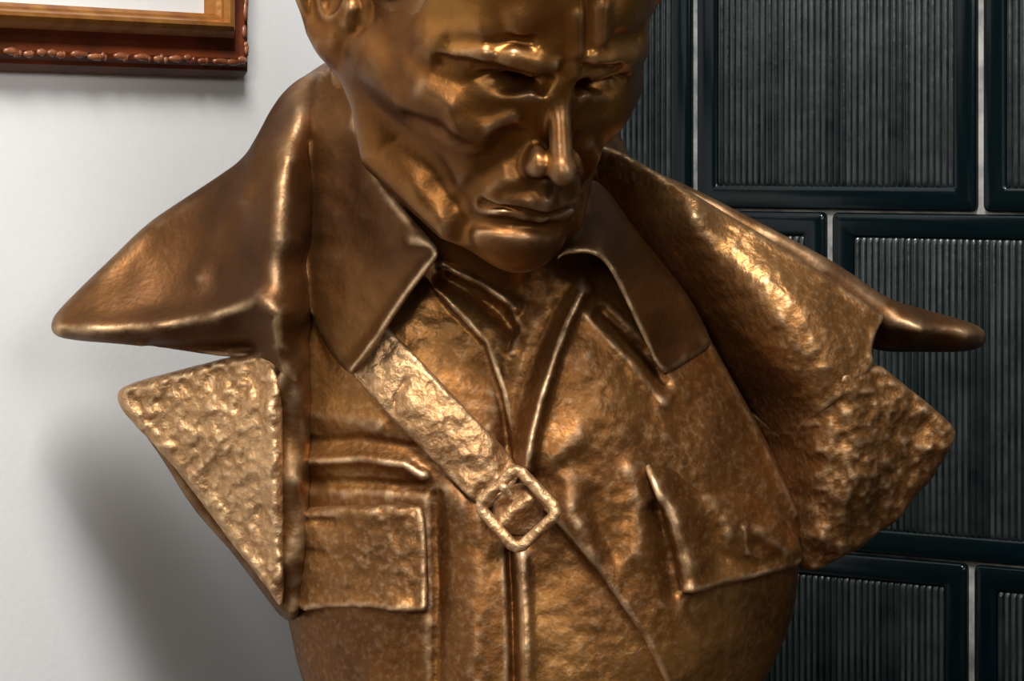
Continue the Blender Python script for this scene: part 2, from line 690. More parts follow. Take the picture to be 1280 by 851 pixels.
# ---- stove
stove = empty('tiled_stove', (*CORNER, 0), -ANG)
tag(stove, 'dark green glazed stove of large ribbed tiles with pale grout, behind the bust', 'stove')
sA, zA = on_plane(869, 130, ER)
sB, _ = on_plane(1226, 130, ER)
TW = sB - sA
_, zJ = on_plane(1100, 264.5, ER)
_, zK = on_plane(1180, 700.5, ER)
TH = zJ - zK
VG, HG = 0.0056, 0.0018                                # joint widths
ST_W = 1.10
ST_TOP = zJ + 3 * TH
rows = int(zJ / TH)
link('mortar_bed', box_mesh('mortar_bed', 0.002, ST_W, 0.0022, BD - 0.004, 0.0, ST_TOP - 0.002), M_grout, stove)


def round_rect(w, h, r, n=4):
    pts = []
    for cx, cy, a0 in ((w / 2 - r, h / 2 - r, 0), (-w / 2 + r, h / 2 - r, 90), (-w / 2 + r, -h / 2 + r, 180), (w / 2 - r, -h / 2 + r, 270)):
        for i in range(n + 1):
            a = math.radians(a0 + 90 * i / n)
            pts.append((cx + r * math.cos(a), cy + r * math.sin(a)))
    return pts


def tile_border(w, h):
    """glazed border: rounded outer edge, flat band, step down to the ribbed field (face towards -y)"""
    bw = 0.0168
    loops = []
    for (inset, y, r) in ((0, 0.010, 0.004), (0, -0.0005, 0.004), (0.0006, -0.0022, 0.004), (0.002, -0.003, 0.0035),
                          (0.0075, -0.0033, 0.003), (bw - 0.0035, -0.0030, 0.002), (bw - 0.0015, -0.0026, 0.002), (bw, -0.0016, 0.002), (bw + 0.0002, 0.002, 0.002)):
        loops.append([(x, y, z) for x, z in round_rect(w - 2 * inset, h - 2 * inset, r)])
    n = len(loops[0])
    V = [p for l in loops for p in l]
    Fc = []
    for a in range(len(loops) - 1):
        for i in range(n):
            j = (i + 1) % n
            Fc.append((a * n + i, a * n + j, (a + 1) * n + j, (a + 1) * n + i))
    return mesh_np('tile_border', V, [f[::-1] for f in Fc]), w - 2 * bw, h - 2 * bw


def rib_field(w, h, n=38):
    V, Fc = [], []
    seg = 6
    xs, ys = [], []
    for i in range(n):
        for k in range(seg):
            a = math.pi * k / seg
            xs.append(-w / 2 + w * (i + (1 - math.cos(a)) / 2) / n)
            ys.append(math.sin(a) * (0.85 + 0.3 * random.random()))
    xs.append(w / 2)
    ys.append(0)
    zs = [-h / 2, -h / 2 + 0.0015, -h / 2 + 0.0045, 0, h / 2 - 0.0045, h / 2 - 0.0015, h / 2]
    am = [0.1, 0.8, 1, 1, 1, 0.8, 0.1]
    base = [0.0005, 0.0012, 0.0014, 0.0014, 0.0014, 0.0012, 0.0005]
    for z, a, b in zip(zs, am, base):
        for x, y in zip(xs, ys):
            V.append((x, b - y * a * 0.0032, z))
    m = len(xs)
    for r in range(len(zs) - 1):
        for c in range(m - 1):
            Fc.append((r * m + c, r * m + c + 1, (r + 1) * m + c + 1, (r + 1) * m + c))
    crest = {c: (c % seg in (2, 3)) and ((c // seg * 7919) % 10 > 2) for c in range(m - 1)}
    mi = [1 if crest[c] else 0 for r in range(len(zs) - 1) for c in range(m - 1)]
    me = mesh_np('ribbed_field', V, Fc)
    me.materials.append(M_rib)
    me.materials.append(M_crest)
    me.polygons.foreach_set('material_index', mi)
    return me


tile_cache = {}


def place_tile(s0, s1, z0, z1):
    w, h = round(s1 - s0 - VG, 5), round(z1 - z0 - HG, 5)
    if (w, h) not in tile_cache:
        bme, fw, fh = tile_border(w, h)
        bme.materials.append(M_glaze)
        fme = rib_field(fw, fh, max(6, int(38 * fw / (TW - VG - 0.0336))))
        tile_cache[(w, h)] = (bme, fme)
    bme, fme = tile_cache[(w, h)]
    t = link('tile', bme, None, stove)
    t.location = ((s0 + s1) / 2, 0.0 + random.uniform(-0.0004, 0.0004), (z0 + z1) / 2)
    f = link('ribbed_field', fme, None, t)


for r in range(-3, rows):
    z1 = zJ - r * TH
    z0 = z1 - TH
    if r == rows - 1:
        z0 = 0.004
    off = sA if r % 2 else sA + TW * 0.5
    if r == 0:
        off = on_plane(1037, 300, ER)[0]
    elif r > 0 and r % 2:
        off = on_plane(1214, 760, ER)[0]
    joints = [0.003]
    j0 = off - math.floor(off / TW) * TW
    while j0 < ST_W:
        if j0 - joints[-1] > 0.07:
            joints.append(j0)
        j0 += TW
    joints.append(ST_W)
    for a, b in zip(joints[:-1], joints[1:]):
        if b - a > 0.06:
            place_tile(a, b, z0, z1)

# ---- framed picture on the white wall
fs, fz = on_plane(296, 97, EL)
pic = empty('framed_picture', (*(CORNER + EL * fs), fz), rz_wall)
tag(pic, 'framed picture with red-brown gilded frame hanging on the white wall', 'picture')
_, z_in = on_plane(262, 18, EL)
RW = (z_in - fz) * 0.985
PW, PH = 0.46, 0.62
out = 1.0 if (nloc @ ER > 0) else -1.0                 # local y direction that faces the room
prof = [(0, 0.0), (0, 0.006), (0.05, 0.0095), (0.10, 0.0130), (0.16, 0.0135), (0.22, 0.0165), (0.30, 0.0170), (0.36, 0.0150),
        (0.42, 0.0135), (0.52, 0.0150), (0.62, 0.0190), (0.72, 0.0235), (0.80, 0.0255), (0.86, 0.0245), (0.90, 0.0205), (0.94, 0.0195), (1.0, 0.0165), (1.0, 0.004)]


def rail(p0, p1, inward):
    """mitred rail between two outer corners (x along wall, z up)"""
    p0, p1, inward = np.array(p0), np.array(p1), np.array(inward)
    du = (p1 - p0) / np.linalg.norm(p1 - p0)
    V, Fc, mi = [], [], []
    for (w, y) in prof:
        a = p0 + inward * w * RW + du * w * RW
        b = p1 + inward * w * RW - du * w * RW
        V += [(a[0], out * y, a[1]), (b[0], out * y, b[1])]
    n = len(prof)
    for i in range(n - 1):
        Fc.append((2 * i, 2 * i + 1, 2 * i + 3, 2 * i + 2))
        mi.append(1 if i >= 10 else 0)
    Fc.append(tuple(range(0, 2 * n, 2)))
    mi.append(0)
    Fc.append(tuple(range(2 * n - 1, 0, -2)))
    mi.append(0)
    me = mesh_np('rail', V, Fc, smooth=False)
    me.materials.append(M_frame)
    me.materials.append(M_gold)
    me.polygons.foreach_set('material_index', mi)
    return me


import bmesh
cr = [(0, 0), (PW, 0), (PW, PH), (0, PH)]
inw = [(0, 1), (-1, 0), (0, -1), (1, 0)]
for i in range(4):
    ro = link('frame_rail', rail(cr[i], cr[(i + 1) % 4], inw[i]), None, pic)
    bm = bmesh.new()
    p0, p1, iw = np.array(cr[i], float), np.array(cr[(i + 1) % 4], float), np.array(inw[i], float)
    du = (p1 - p0) / np.linalg.norm(p1 - p0)
    Ln = np.linalg.norm(p1 - p0)
    q = 0.012
    while q < Ln - 0.012:
        ln = random.choice((0.0018, 0.0025, 0.006, 0.010))
        c = p0 + du * q + iw * RW * random.uniform(0.23, 0.29)
        ret = bmesh.ops.create_icosphere(bm, subdivisions=1, radius=1.0)
        for v in ret['verts']:
            x, y, z = v.co
            along = du * x * ln + iw * z * 0.0027
            v.co = (c[0] + along[0], out * (0.0166 + y * 0.0014), c[1] + along[1])
        q += ln * random.uniform(1.1, 1.7)
    ome = bpy.data.meshes.new('carved_ornament')
    bm.to_mesh(ome)
    bm.free()
    ome.polygons.foreach_set('use_smooth', np.ones(len(ome.polygons), dtype=bool))
    tag(link('carved_ornament', ome, M_orn, ro), kind='stuff')
y0, y1 = sorted((out * 0.003, out * 0.006))
link('mount_board', box_mesh('mount_board', RW * 0.9, PW - RW * 0.9, y0, y1, RW * 0.9, PH - RW * 0.9), M_paper, pic)

# ------------------------------------------------------------------ the bust
BASE = np.array([0.0, F * S + 0.02, H - (965 - HOR) * S])
bust = empty('bronze_bust', BASE)
tag(bust, 'bronze bust of a frowning man in an open greatcoat with a buckled chest strap', 'bust')


def part(name, me, mat, parent=bust, label=None):
    o = link(name, me, mat, parent)
    if label:
        o['label'] = label
    return o


# ---- tunic (chest)
chest = Sheet(
    outline=[(395, 240), (372, 420), (362, 600), (354, 765), (362, 800), (373, 851), (400, 925), (440, 965), (880, 965), (930, 900),
             (962, 851), (985, 802), (997, 760), (1000, 730), (1006, 660), (988, 608), (943, 520), (897, 440), (864, 375),
             (800, 300), (700, 260), (520, 240)],
    ctrl=[(395, 240, -40), (520, 250, 0), (700, 260, 0), (800, 300, -10),
          (440, 330, 30), (540, 350, 75), (640, 370, 62), (720, 350, 85), (800, 370, 55), (864, 380, 15),
          (380, 430, 35), (450, 440, 78), (540, 440, 105), (640, 440, 98), (710, 440, 130), (800, 450, 98), (890, 450, 30),
          (375, 520, 35), (450, 520, 90), (540, 520, 122), (640, 520, 132), (730, 530, 150), (830, 540, 115), (900, 540, 75), (945, 540, 35),
          (365, 650, 30), (450, 660, 104), (540, 680, 136), (650, 690, 166), (750, 690, 160), (850, 690, 132), (940, 680, 82), (1000, 670, 40),
          (360, 770, 8), (450, 790, 108), (560, 800, 158), (680, 800, 186), (800, 800, 160), (900, 800, 104), (985, 790, 8),
          (375, 860, 4), (480, 880, 122), (660, 880, 194), (820, 880, 152), (900, 880, 84), (950, 870, 12)],
    brushes=[
        # fold above the left pocket
        ('ridge', [(376, 576), (450, 573), (505, 580), (528, 594)], 8, 12), ('ridge', [(376, 553), (450, 550), (520, 560)], 8, -8),
        ('ridge', [(378, 602), (450, 604), (528, 608)], 8, -9),
        ('ridge', [(380, 520), (430, 520), (470, 530)], 14, 6),
        # puffed band between pocket and placket
        ('ridge', [(585, 650), (590, 740), (588, 900)], 30, 14), ('ridge', [(546, 620), (549, 740), (548, 851)], 9, -10),
        ('ridge', [(575, 625), (560, 616)], 14, 8),
        ('ridge', [(600, 720)], 18, 7), ('ridge', [(575, 810)], 16, 6), ('ridge', [(605, 790)], 14, -6),
        # placket below the buckle
        ('ridge', [(637, 690), (641, 770), (643, 900)], 5, -16), ('ridge', [(653, 695), (657, 770), (659, 900)], 10, 9),
        # rolled edge of the opening
        ('ridge', [(728, 362), (708, 400), (692, 440), (674, 500), (663, 545), (658, 580)], 10, 26),
        ('ridge', [(700, 375), (680, 420), (656, 480), (640, 540), (638, 575)], 14, -12),
        ('ridge', [(640, 420), (634, 480), (632, 560)], 12, -9),
        # left edge of the opening and the shirt neck below the chin
        ('step', [(640, 560), (627, 490), (606, 430), (548, 368)], 5, 12, 70),
        ('ridge', [(556, 330), (600, 352), (645, 382)], 8, 14), ('ridge', [(560, 352), (600, 372), (640, 410)], 10, -14),
        ('ridge', [(640, 385), (650, 410), (640, 440)], 6, 6),
        # strap coming out under the buckle: its lower right edge
        ('step', [(830, 851), (800, 790), (745, 712), (695, 655)], 6, 10, 75),
        # folds of the right breast
        ('ridge', [(712, 600), (716, 640), (740, 690)], 15, 7), ('ridge', [(742, 620), (750, 660), (764, 690)], 12, -6),
        ('ridge', [(790, 590), (798, 640), (798, 690)], 16, 8),
        ('ridge', [(820, 640), (832, 690), (840, 740)], 12, -13), ('ridge', [(690, 575), (720, 545)], 18, 7),
        ('ridge', [(735, 395), (790, 450), (830, 500)], 9, 7), ('ridge', [(752, 392), (800, 440), (828, 480)], 9, -12),
        # raised rim on the right, where the tunic meets the coat
        ('ridge', [(862, 372), (897, 440), (945, 525), (1000, 640)], 9, 10),
        ('ridge', [(975, 690)], 24, 14), ('ridge', [(1000, 705)], 16, 8),
    ],
    back=-150, k=26, h=2.4, rough=((60, 3.0, 1), (26, 1.4, 2), (11, 0.7, 3)))
part('tunic', chest.mesh('tunic', BASE), M_cloth)

# ---- pocket flaps
flapL = Sheet(outline=[(360, 648), (378, 636), (450, 632), (518, 632), (531, 640), (534, 700), (536, 756), (528, 767), (470, 762), (420, 758), (360, 768)],
              over=chest, lift=19, t=38, k=10, h=2.0, smooth=2,
              brushes=[('ridge', [(533, 650), (533, 755)], 9, 5), ('ridge', [(528, 762), (440, 756), (370, 760)], 9, 6),
                       ('ridge', [(500, 640), (380, 644)], 10, 3), ('ridge', [(375, 650), (415, 652)], 5, -6),
                       ('ridge', [(440, 690)], 34, 7), ('ridge', [(375, 690), (400, 692)], 8, -5)],
              rough=((22, 2.2, 5), (10, 1.4, 6)))
part('pocket_flap', flapL.mesh('pocket_flap', BASE), M_fold, label='square flap of the pocket beside the lapel')
flapR = Sheet(outline=[(803, 578), (822, 580), (880, 592), (945, 600), (985, 640), (1006, 690), (1000, 709), (930, 727), (862, 741), (848, 738), (843, 700), (832, 652), (815, 610)],
              over=chest, lift=14, t=40, k=10, h=2.2,
              brushes=[('ridge', [(792, 556), (830, 574), (880, 590), (945, 600), (1000, 650)], 24, -20), ('ridge', [(822, 606), (848, 655), (864, 702), (870, 735)], 21, 17), ('ridge', [(860, 610), (888, 650), (900, 695)], 15, -7),
                       ('ridge', [(855, 738), (930, 724), (1000, 706)], 10, 7), ('ridge', [(880, 612), (945, 608)], 6, -7),
                       ('ridge', [(960, 665), (980, 690)], 16, 10), ('ridge', [(930, 660), (935, 690)], 5, 4)],
              rough=((40, 3.0, 8), (16, 1.8, 9)))
part('pocket_flap', flapR.mesh('pocket_flap', BASE), M_cloth, label='curled flap of the pocket at the open coat front')

# ---- chest strap and buckle
strap = Sheet(outline=[(405, 432), (452, 482), (520, 556), (596, 632), (612, 640), (652, 600), (644, 577), (562, 490), (500, 424), (450, 380)],
              over=chest, lift=12, t=34, k=7, h=2.0, smooth=1,
              brushes=[('crease', [(506, 476), (494, 495), (492, 514)], 4, -6), ('ridge', [(520, 500), (600, 590)], 22, 5),
                       ('ridge', [(590, 628), (640, 580)], 9, -5)],
              rough=((24, 1.6, 11), (10, 1.2, 12)))
strap_o = part('chest_strap', strap.mesh('chest_strap', BASE), M_rough, label='broad diagonal leather strap cast in bronze')
bk_c = chest.at(647, 637, 30)
bl = Clay(bk_c - 80, bk_c + 80, 1.6)
cn = [chest.at(597, 632, 26), chest.at(646, 584, 28), chest.at(699, 640, 27), chest.at(646, 688, 27)]
ring = []
for i in range(4):
    a, b, c = cn[i - 1], cn[i], cn[(i + 1) % 4]
    ring += [b + (a - b) * 0.14, b + (a + c - 2 * b) * 0.045, b + (c - b) * 0.14]
ring.append(ring[0])
bl.tube(ring, [7.2] * len(ring), 3)
part('buckle_frame', bl.mesh('buckle_frame', BASE), M_rough, strap_o, 'square buckle frame')
bp_ = Clay(bk_c - 60, bk_c + 60, 1.6)
bp_.tube([chest.at(621, 603, 32), chest.at(630, 610, 36), chest.at(637, 618, 30)], [4.5, 5.5, 4.0], 4)
part('buckle_prong', bp_.mesh('buckle_prong', BASE), M_rough, strap_o)
hump = Sheet(outline=[(606, 634), (646, 594), (690, 640), (648, 680)], over=chest, lift=10, t=34, k=8, h=1.8, smooth=1,
             brushes=[('ridge', [(618, 656), (645, 634), (672, 612)], 16, 20)], rough=((14, 1.5, 14),))
part('strap_loop', hump.mesh('strap_loop', BASE), M_rough, strap_o)

# ---- tunic collar leaves
colL = Sheet(outline=[(402, 82), (386, 125), (378, 200), (374, 320), (388, 400), (412, 445), (436, 470), (448, 466), (470, 432), (505, 378),
                      (535, 338), (552, 316), (540, 300), (505, 262), (470, 215), (448, 150), (442, 80)],
             ctrl=[(408, 92, 20), (428, 88, 45), (380, 200, 10), (376, 320, 35), (390, 400, 60), (436, 468, 104), (470, 430, 122), (510, 370, 150), (550, 318, 178),
                   (500, 262, 130), (465, 210, 75), (440, 130, 50), (430, 250, 62), (440, 340, 92), (420, 400, 85), (490, 320, 132), (410, 170, 40), (400, 300, 52)],
             brushes=[('ridge', [(438, 464), (470, 424), (505, 370), (535, 332), (548, 318)], 9, 15), ('ridge', [(384, 180), (377, 300), (386, 390)], 5, 8),
                      ('ridge', [(420, 200), (440, 260), (455, 320)], 26, -6), ('ridge', [(515, 300), (545, 305)], 10, 8)],
             t=20, k=13, h=2.2, rough=((50, 3.5, 21), (18, 1.6, 22)))
part('tunic_collar', colL.mesh('tunic_collar', BASE), M_coat, label='pointed collar leaf under the near jaw')
colR = Sheet(outline=[(690, 330), (706, 318), (740, 316), (758, 330), (775, 362), (800, 415), (828, 475), (852, 466), (884, 448), (896, 436), (864, 372), (830, 330), (790, 280), (760, 235), (735, 220), (725, 270)],
             ctrl=[(692, 330, 165), (740, 318, 172), (760, 336, 160), (800, 415, 128), (826, 472, 110), (852, 464, 84), (884, 447, 46), (862, 385, 38), (893, 437, 36), (845, 440, 70), (830, 330, 40), (780, 260, 40), (740, 225, 60), (725, 270, 120), (800, 350, 100), (820, 430, 98)],
             brushes=[('ridge', [(696, 328), (720, 320), (745, 322), (762, 342), (790, 395), (826, 470)], 9, 13), ('ridge', [(725, 345), (745, 350)], 9, -14),
                      ('ridge', [(850, 476), (872, 464), (902, 444)], 16, -24)],
             t=22, k=13, h=2.2, rough=((40, 3.0, 24), (16, 1.2, 25)))
part('tunic_collar', colR.mesh('tunic_collar', BASE), M_coat, label='pointed collar leaf on the far side of the chin')

# ---- greatcoat, left of the picture
cl = Sheet(outline=[(412, 88), (385, 90), (360, 106), (338, 132), (320, 168), (302, 198), (268, 222), (225, 250), (180, 280), (142, 318), (105, 353), (72, 386), (61, 402),
                    (64, 420), (92, 427), (140, 430), (200, 437), (262, 446), (312, 451), (340, 452), (356, 476), (372, 490), (388, 460), (393, 420), (390, 330), (398, 200), (420, 120)],
           ctrl=[(412, 90, -90), (385, 92, -60), (340, 132, -50), (302, 198, -25), (225, 250, -28), (180, 280, -25), (105, 355, 12), (64, 405, 38),
                 (374, 140, 12), (364, 200, 58), (357, 250, 85), (352, 300, 100), (348, 350, 108), (348, 400, 110), (356, 462, 100), (391, 430, 36), (390, 330, 36), (398, 200, 0),
                 (378, 250, 58), (377, 300, 72), (376, 350, 80), (377, 400, 82), (380, 440, 72), (326, 230, 46), (314, 290, 66), (308, 340, 70), (268, 300, 20), (220, 335, 14), (160, 365, 28),
                 (110, 408, 50), (200, 406, 62), (270, 392, 76), (325, 374, 106), (200, 380, 40), (270, 362, 50),
                 (92, 425, 42), (200, 436, 50), (290, 444, 52), (320, 436, 66), (300, 412, 76)],
           brushes=[('ridge', [(78, 410), (130, 411), (200, 407), (270, 393), (322, 374), (348, 392), (350, 430)], 15, 15), ('ridge', [(336, 376)], 18, 10),
                    ('ridge', [(190, 436), (240, 436), (310, 436)], 9, -18),
                    ('ridge', [(296, 230), (272, 290), (250, 345)], 14, 5),
                    ('ridge', [(320, 180), (305, 250)], 12, 5), ('ridge', [(190, 300), (150, 350)], 20, -4)],
           t=24, k=16, h=2.4, rough=((70, 1.4, 31), (24, 0.8, 32)))
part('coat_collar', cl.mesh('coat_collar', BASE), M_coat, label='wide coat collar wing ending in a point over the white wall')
ll = Sheet(outline=[(142, 492), (160, 480), (240, 459), (325, 438), (346, 436), (352, 480), (353, 600), (354, 745), (350, 764), (335, 738), (296, 690), (245, 622), (200, 565), (152, 518)],
           ctrl=[(145, 497, 5), (240, 462, 30), (330, 442, 62), (250, 550, 40), (300, 600, 55), (338, 500, 82), (342, 600, 88), (347, 720, 80), (300, 690, 42), (200, 560, 12),
                 (354, 480, 86), (354, 600, 88), (354, 740, 80), (300, 500, 62)],
           brushes=[('ridge', [(338, 470), (340, 600), (346, 720)], 10, 7), ('ridge', [(152, 500), (200, 545), (290, 665), (340, 740)], 8, 4),
                    ('ridge', [(150, 490), (240, 466), (325, 446)], 7, 3)],
           t=32, k=12, h=2.2, rough=((26, 2.4, 35), (13, 2.8, 36), (8, 2.6, 37)))
ce = Sheet(outline=[(152, 508), (196, 566), (236, 632), (262, 662), (300, 706), (334, 752), (352, 778), (376, 778), (385, 640), (389, 480), (384, 410), (360, 425), (350, 470), (310, 540), (220, 505)],
           ctrl=[(152, 512, -14), (240, 634, -8), (345, 770, 30), (364, 440, 92), (360, 500, 86), (361, 600, 84), (360, 700, 80), (362, 765, 58), (374, 500, 84), (374, 600, 82), (371, 700, 78), (390, 430, 36), (388, 500, 66),
                 (386, 600, 64), (381, 740, 56), (335, 500, 66), (336, 600, 66), (334, 690, 56), (300, 560, 24), (220, 500, 2), (300, 660, 14)],
           t=34, k=12, h=2.4, rough=((60, 1.5, 38), (14, 0.8, 39)))
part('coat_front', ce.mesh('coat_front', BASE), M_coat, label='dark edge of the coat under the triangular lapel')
part('coat_lapel', ll.mesh('coat_lapel', BASE), M_rough, label='triangular hammered lapel of the coat over the white wall')

# ---- greatcoat, right of the picture
CTRL_R = [(750, 185, -60), (820, 215, -20), (900, 262, 5), (975, 306, 22), (1040, 348, 26), (1100, 388, 20), (1092, 440, 56), (1096, 456, 58),
          (870, 270, 38), (960, 350, 66), (1030, 400, 76), (900, 330, 36), (960, 430, 58), (1010, 480, 78), (1050, 480, 82),
          (800, 290, -70), (850, 360, -65), (900, 430, -55), (945, 500, -40), (975, 560, -20), (990, 620, 0), (930, 400, 36),
          (1130, 480, 46), (1194, 536, 20), (1168, 600, 12), (1128, 648, 16), (1082, 682, 18), (1022, 714, 20), (1060, 560, 80), (1110, 540, 58),
          (1050, 630, 66), (1110, 600, 46), (1020, 660, 48), (1000, 690, 24), (1015, 560, 60), (1022, 610, 58)]
cr_ = Sheet(outline=[(745, 180), (775, 188), (820, 214), (900, 262), (975, 306), (1040, 348), (1098, 386), (1108, 396), (1096, 416), (1090, 440), (1096, 458), (1060, 492),
                     (1020, 520), (985, 560), (940, 520), (880, 420), (830, 350), (780, 290), (745, 230)],
            ctrl=CTRL_R,
            brushes=[('ridge', [(930, 420), (960, 450), (985, 470)], 12, 5), ('ridge', [(900, 262), (975, 308), (1040, 350), (1100, 390)], 8, 5),
                     ('ridge', [(905, 390), (915, 410)], 8, 5), ('ridge', [(1108, 396), (1094, 420), (1090, 445)], 7, 5)],
            t=26, k=10, h=2.3, rough=((50, 3.0, 41), (20, 2.2, 42), (9, 1.0, 43)))
part('coat_collar', cr_.mesh('coat_collar', BASE), M_fold, label='coat collar wing sloping down in front of the tiled stove')
cb = Sheet(outline=[(800, 206), (870, 236), (960, 283), (1050, 330), (1112, 375), (1160, 388), (1215, 403), (1236, 414), (1234, 434), (1210, 441), (1150, 442), (1090, 440), (1040, 410),
                    (960, 350), (860, 280)],
           ctrl=[(800, 206, -50), (960, 284, -20), (1050, 330, -16), (1112, 377, -16), (1160, 390, -30), (1232, 416, -60), (1232, 432, -70), (1150, 440, -50), (1090, 440, -40),
                 (1150, 412, 2), (1210, 420, -28), (1060, 380, -10), (960, 330, -16), (860, 270, -40), (1100, 415, -14)],
           brushes=[('ridge', [(1120, 402), (1170, 410), (1222, 420)], 14, 6), ('ridge', [(1100, 422), (1125, 428)], 14, -8)],
           t=30, k=16, h=2.3, rough=((40, 3.0, 45),))
part('coat_collar_back', cb.mesh('coat_collar_back', BASE), M_coat, label='horn-like collar tip jutting out in front of the stove tiles')
lr = Sheet(outline=[(985, 545), (1005, 500), (1040, 470), (1096, 452), (1130, 480), (1166, 508), (1196, 536), (1192, 556), (1180, 574), (1168, 600), (1142, 624), (1128, 648), (1098, 668), (1082, 684),
                    (1050, 698), (1022, 716), (1000, 712), (985, 690), (990, 640), (975, 600), (950, 550), (930, 505)],
           ctrl=[(x, y, d - 3) for x, y, d in CTRL_R],
           brushes=[('ridge', [(1040, 510), (1048, 560), (1046, 600)], 12, -4), ('ridge', [(1192, 540), (1160, 560)], 22, 6), ('ridge', [(1130, 500), (1150, 560)], 20, -4),
                    ('ridge', [(1026, 672), (1060, 684), (1090, 668)], 12, 8), ('ridge', [(1015, 640), (1020, 665)], 14, 8)],
           t=34, k=10, h=2.3, rough=((36, 3.4, 51), (15, 2.6, 52), (8, 1.6, 53)), smooth=1)
part('coat_lapel', lr.mesh('coat_lapel', BASE), M_fold, label='ragged-edged coat lapel in front of the tiled stove')
# collar standing round the back of the neck
cs = Clay(P(330, 20, -330), P(900, 430, 40), 4.0)
cs.tube([P(385, 132, -70), P(420, 110, -170), P(520, 110, -250), P(640, 125, -260), P(735, 165, -200), P(765, 215, -140)], [34, 36, 38, 38, 36, 30], 10)
cs.tube([P(400, 200, -80), P(440, 190, -180), P(520, 190, -250), P(640, 195, -260), P(735, 225, -200), P(775, 270, -150), P(810, 330, -150)], [34, 40, 44, 44, 40, 36, 40], 40)
cs.tube([P(560, 290, -120), P(680, 290, -130), P(780, 330, -150)], [70, 80, 60], 40)
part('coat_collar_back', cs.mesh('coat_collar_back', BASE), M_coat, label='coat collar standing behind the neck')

# ---- head: turned to the right and bowed
PHI, THE = math.radians(28), math.radians(23)
sp, cp, st_, ct = math.sin(PHI), math.cos(PHI), math.sin(THE), math.cos(THE)
Rh = np.array([[cp, -sp * st_, sp * ct], [0, ct, st_], [-sp, -cp * st_, cp * ct]])   # columns: right, down, forward
G = P(712, 80, 330)
hd = Clay((-264, -300, -470), (264, 390, 95), 2.4, Rh, G)
hd.ell((0, -80, -205), (178, 185, 225), 20)
hd.ell((0, 70, -115), (128, 175, 108), 60)
hd.ell((0, 60, -170), (158, 130, 120), 50)
hd.tube([(138, 120, -195), (126, 178, -165), (70, 222, -70), (0, 232, -38)], [30, 32, 30, 32], 40, sym=True)
hd.ell((0, 228, -32), (46, 34, 38), 25)
hd.ell((0, 170, -48), (70, 62, 54), 35)
hd.tube([(92, 80, -66), (135, 70, -110), (160, 62, -175)], [28, 27, 20], 42, sym=True)
# heavy brow
hd.tube([(0, -10, -24), (40, -8, -20), (85, -4, -38), (126, 8, -84)], [27, 28, 26, 22], 22, sym=True)
# sockets below the brow, eyes and lids
hd.ell((66, 31, -24), (44, 13, 30), 12, 'cut', sym=True, tilt=(0.05, 0.35))
hd.ell((23, 27, -10), (10, 13, 15), 12, 'cut', sym=True)
hd.ell((70, 41, -58), (37, 22, 28), 12, sym=True)
hd.tube([(40, 43, -46), (56, 38, -38), (76, 37, -37), (96, 40, -46)], [4, 5.5, 6, 4.5], 8, sym=True)
hd.tube([(42, 47, -44), (56, 46, -37), (76, 45, -36), (96, 47, -45)], [1.8, 2.4, 2.4, 1.8], 3, 'cut', sym=True)
hd.ell((70, 60, -62), (44, 18, 24), 20, sym=True)
# nose
hd.tube([(0, 14, -26), (0, 40, -12), (0, 80, 10), (0, 114, 28)], [13, 12, 13, 14], 15)
hd.ell((0, 121, 33), (15, 16, 17), 10)
hd.ell((22, 120, 2), (14, 18, 24), 12, sym=True)
hd.tube([(13, 140, 12), (11, 136, 22)], [6, 5], 4, 'cut', sym=True)
hd.brush([(36, 98, -8), (43, 114, -8), (42, 132, -6)], 8, -8, sym=True)
# mouth
hd.tube([(0, 148, 4), (0, 166, 9)], [10, 10], 16)
hd.tube([(0, 172, 6), (18, 170, 4), (40, 173, -10), (58, 181, -28)], [8, 8, 7, 4], 9, sym=True)
hd.tube([(0, 193, 4), (22, 192, 1), (42, 188, -13), (56, 187, -27)], [7.5, 7.5, 6, 4], 10, sym=True)
hd.tube([(0, 183, 14), (20, 181, 11), (42, 180, -5), (64, 186, -26)], [3.2, 3.2, 3.0, 3.4], 4, 'cut', sym=True)
hd.brush([(62, 188, -26), (72, 206, -36), (72, 224, -44)], 14, -4, sym=True)
hd.brush([(0, 148, 14), (0, 158, 14)], 5, -3)
# nasolabial fold and cheek
hd.brush([(40, 112, -6), (58, 130, -16), (74, 156, -28), (80, 190, -46)], 12, -13, sym=True)
hd.brush([(60, 110, -22), (78, 128, -30), (92, 156, -48)], 14, 7, sym=True)
hd.brush([(52, 78, -30), (80, 82, -40), (104, 78, -56)], 15, 8, sym=True)
hd.brush([(112, 138, -92)], 38, -9, sym=True)
# frown and forehead
hd.brush([(12, -48, 0), (12, -6, 2)], 8, -5, sym=True)
hd.brush([(24, -44, 0), (25, -8, 4)], 9, 8, sym=True)
hd.brush([(50, -70, -14)], 24, 8, sym=True)
hd.brush([(0, 14, -10)], 8, -6)
# ears
hd.ell((188, 2, -234), (17, 66, 38), 14, sym=True, tilt=(0.0, 0.55))
rim = []
for k_ in range(13):
    an = math.radians(35 + 250 * k_ / 12)               # from the front of the helix over the top and back down to the lobe
    eb, ec = -60 * math.sin(an) + 2, 38 * math.cos(an)
    rim.append((190 - ec * 0.55 + (10 if 2 < k_ < 9 else 4), eb, -232 + ec))
hd.tube(rim, [8, 8.5, 9, 9.5, 10, 10, 9.5, 9, 9, 10, 11, 12, 11], 9, sym=True)
hd.ell((201, 6, -228), (9, 26, 14), 10, 'cut', sym=True, tilt=(0.0, 0.55))
hd.tube([(184, 14, -205), (184, 28, -205)], [9, 9], 10, sym=True)
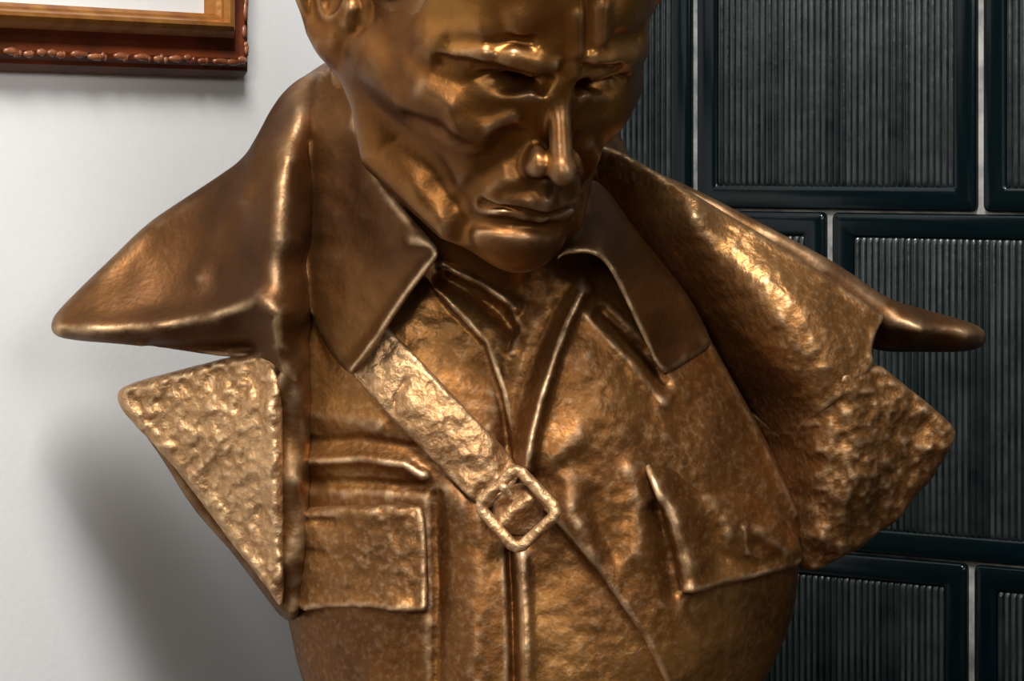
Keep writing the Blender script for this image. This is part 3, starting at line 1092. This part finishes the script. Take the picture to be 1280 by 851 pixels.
# neck, running down into the collars
nk = [hd.loc(P(600, 60, 30)), hd.loc(P(590, 190, -10)), hd.loc(P(600, 330, -50))]
hd.tube(nk, [118, 118, 122], 45)
for sg in (1, -1):
    hd.tube([(150 * sg, 70, -235), hd.loc(P(590 - 118 * sg, 170, -40))], [44, 40], 40)
hd.tube([hd.loc(P(452, 30, 60)), hd.loc(P(452, 110, 0)), hd.loc(P(490, 240, -60))], [40, 40, 40], 30)
# hand-modelled touches, laid on the surface where the clay shows them
hd.pbrush([(562, 55), (590, 52), (625, 54)], 10, -7)
hd.pbrush([(570, 66), (606, 66)], 11, 5)
hd.pbrush([(552, 76), (585, 80), (620, 86), (660, 94), (690, 96)], 9, -9)
hd.pbrush([(735, 86), (770, 84), (805, 84)], 7, -9)
hd.pbrush([(632, 72), (664, 80), (690, 82)], 10, 8)
hd.pbrush([(640, 50), (662, 52)], 9, -8)
hd.pbrush([(644, 72), (668, 80)], 11, 10)
hd.pbrush([(700, 70), (708, 92)], 8, -5)
hd.pbrush([(745, 74), (790, 72)], 10, 7)
hd.pbrush([(650, 28)], 18, 9)
hd.pbrush([(604, 34)], 20, 6)
hd.pbrush([(721, 20), (722, 62)], 8, 9)
hd.pbrush([(752, 10), (752, 46)], 9, 10)
hd.pbrush([(737, 0), (737, 60)], 7, -7)
hd.pbrush([(768, 50), (800, 48)], 10, -7)
hd.pbrush([(532, 112), (562, 132)], 15, 9)
hd.pbrush([(574, 156), (600, 165)], 14, 13)
hd.pbrush([(610, 160), (640, 146)], 8, 7)
hd.pbrush([(640, 172), (610, 196), (570, 214)], 13, -10)
hd.pbrush([(516, 152), (548, 164)], 14, -10)
hd.pbrush([(545, 215), (540, 250)], 20, -5)
hd.pbrush([(556, 236), (562, 270)], 18, -6)
hd.pbrush([(572, 260), (574, 292)], 14, -8)
hd.pbrush([(588, 276), (640, 281), (695, 284)], 10, -9)
hd.pbrush([(602, 297), (658, 299)], 16, 5)
hd.pbrush([(480, 60), (496, 110)], 20, -6)
hd.pbrush([(462, 0), (460, 22)], 7, 8)
head = part('head', hd.mesh('head', BASE), M_head)
# short hair on the crown, mostly above the picture's upper edge
hr = Clay((-230, -320, -480), (230, 120, 60), 4.0, Rh, G)
hr.ell((0, -84, -210), (187, 194, 232), 10)
A_, B_, C_ = hr.ax[0][:, None, None], hr.ax[1][None, :, None], hr.ax[2][None, None, :]
hr.f -= (2.6 * np.sin(A_ * 0.27 + 1.8 * np.sin(C_ * 0.021) + 1.2 * np.sin(B_ * 0.03)) + 2.4 * np.sin(A_ * 0.11 + C_ * 0.03)).astype(np.float32)
hr.ell((0, 60, 40), (330, 205, 170), 14, 'cut')
hr.ell((0, 150, -190), (330, 170, 260), 14, 'cut')
part('hair', hr.mesh('hair', BASE), M_head)

# ------------------------------------------------------------------ pedestal under the bust (below the picture's lower edge)
ped = empty('pedestal', (BASE[0], BASE[1], 0))
tag(ped, 'dark wooden pedestal carrying the bronze bust', 'pedestal')
zt = BASE[2]
link('shaft', box_mesh('shaft', -0.14, 0.16, -0.13, 0.12, 0.06, zt - 0.03, 0.004), M_wood, ped)
link('top_slab', box_mesh('top_slab', -0.17, 0.19, -0.15, 0.13, zt - 0.03, zt, 0.005), M_wood, ped)
link('foot', box_mesh('foot', -0.17, 0.19, -0.15, 0.13, 0.0, 0.06, 0.005), M_wood, ped)
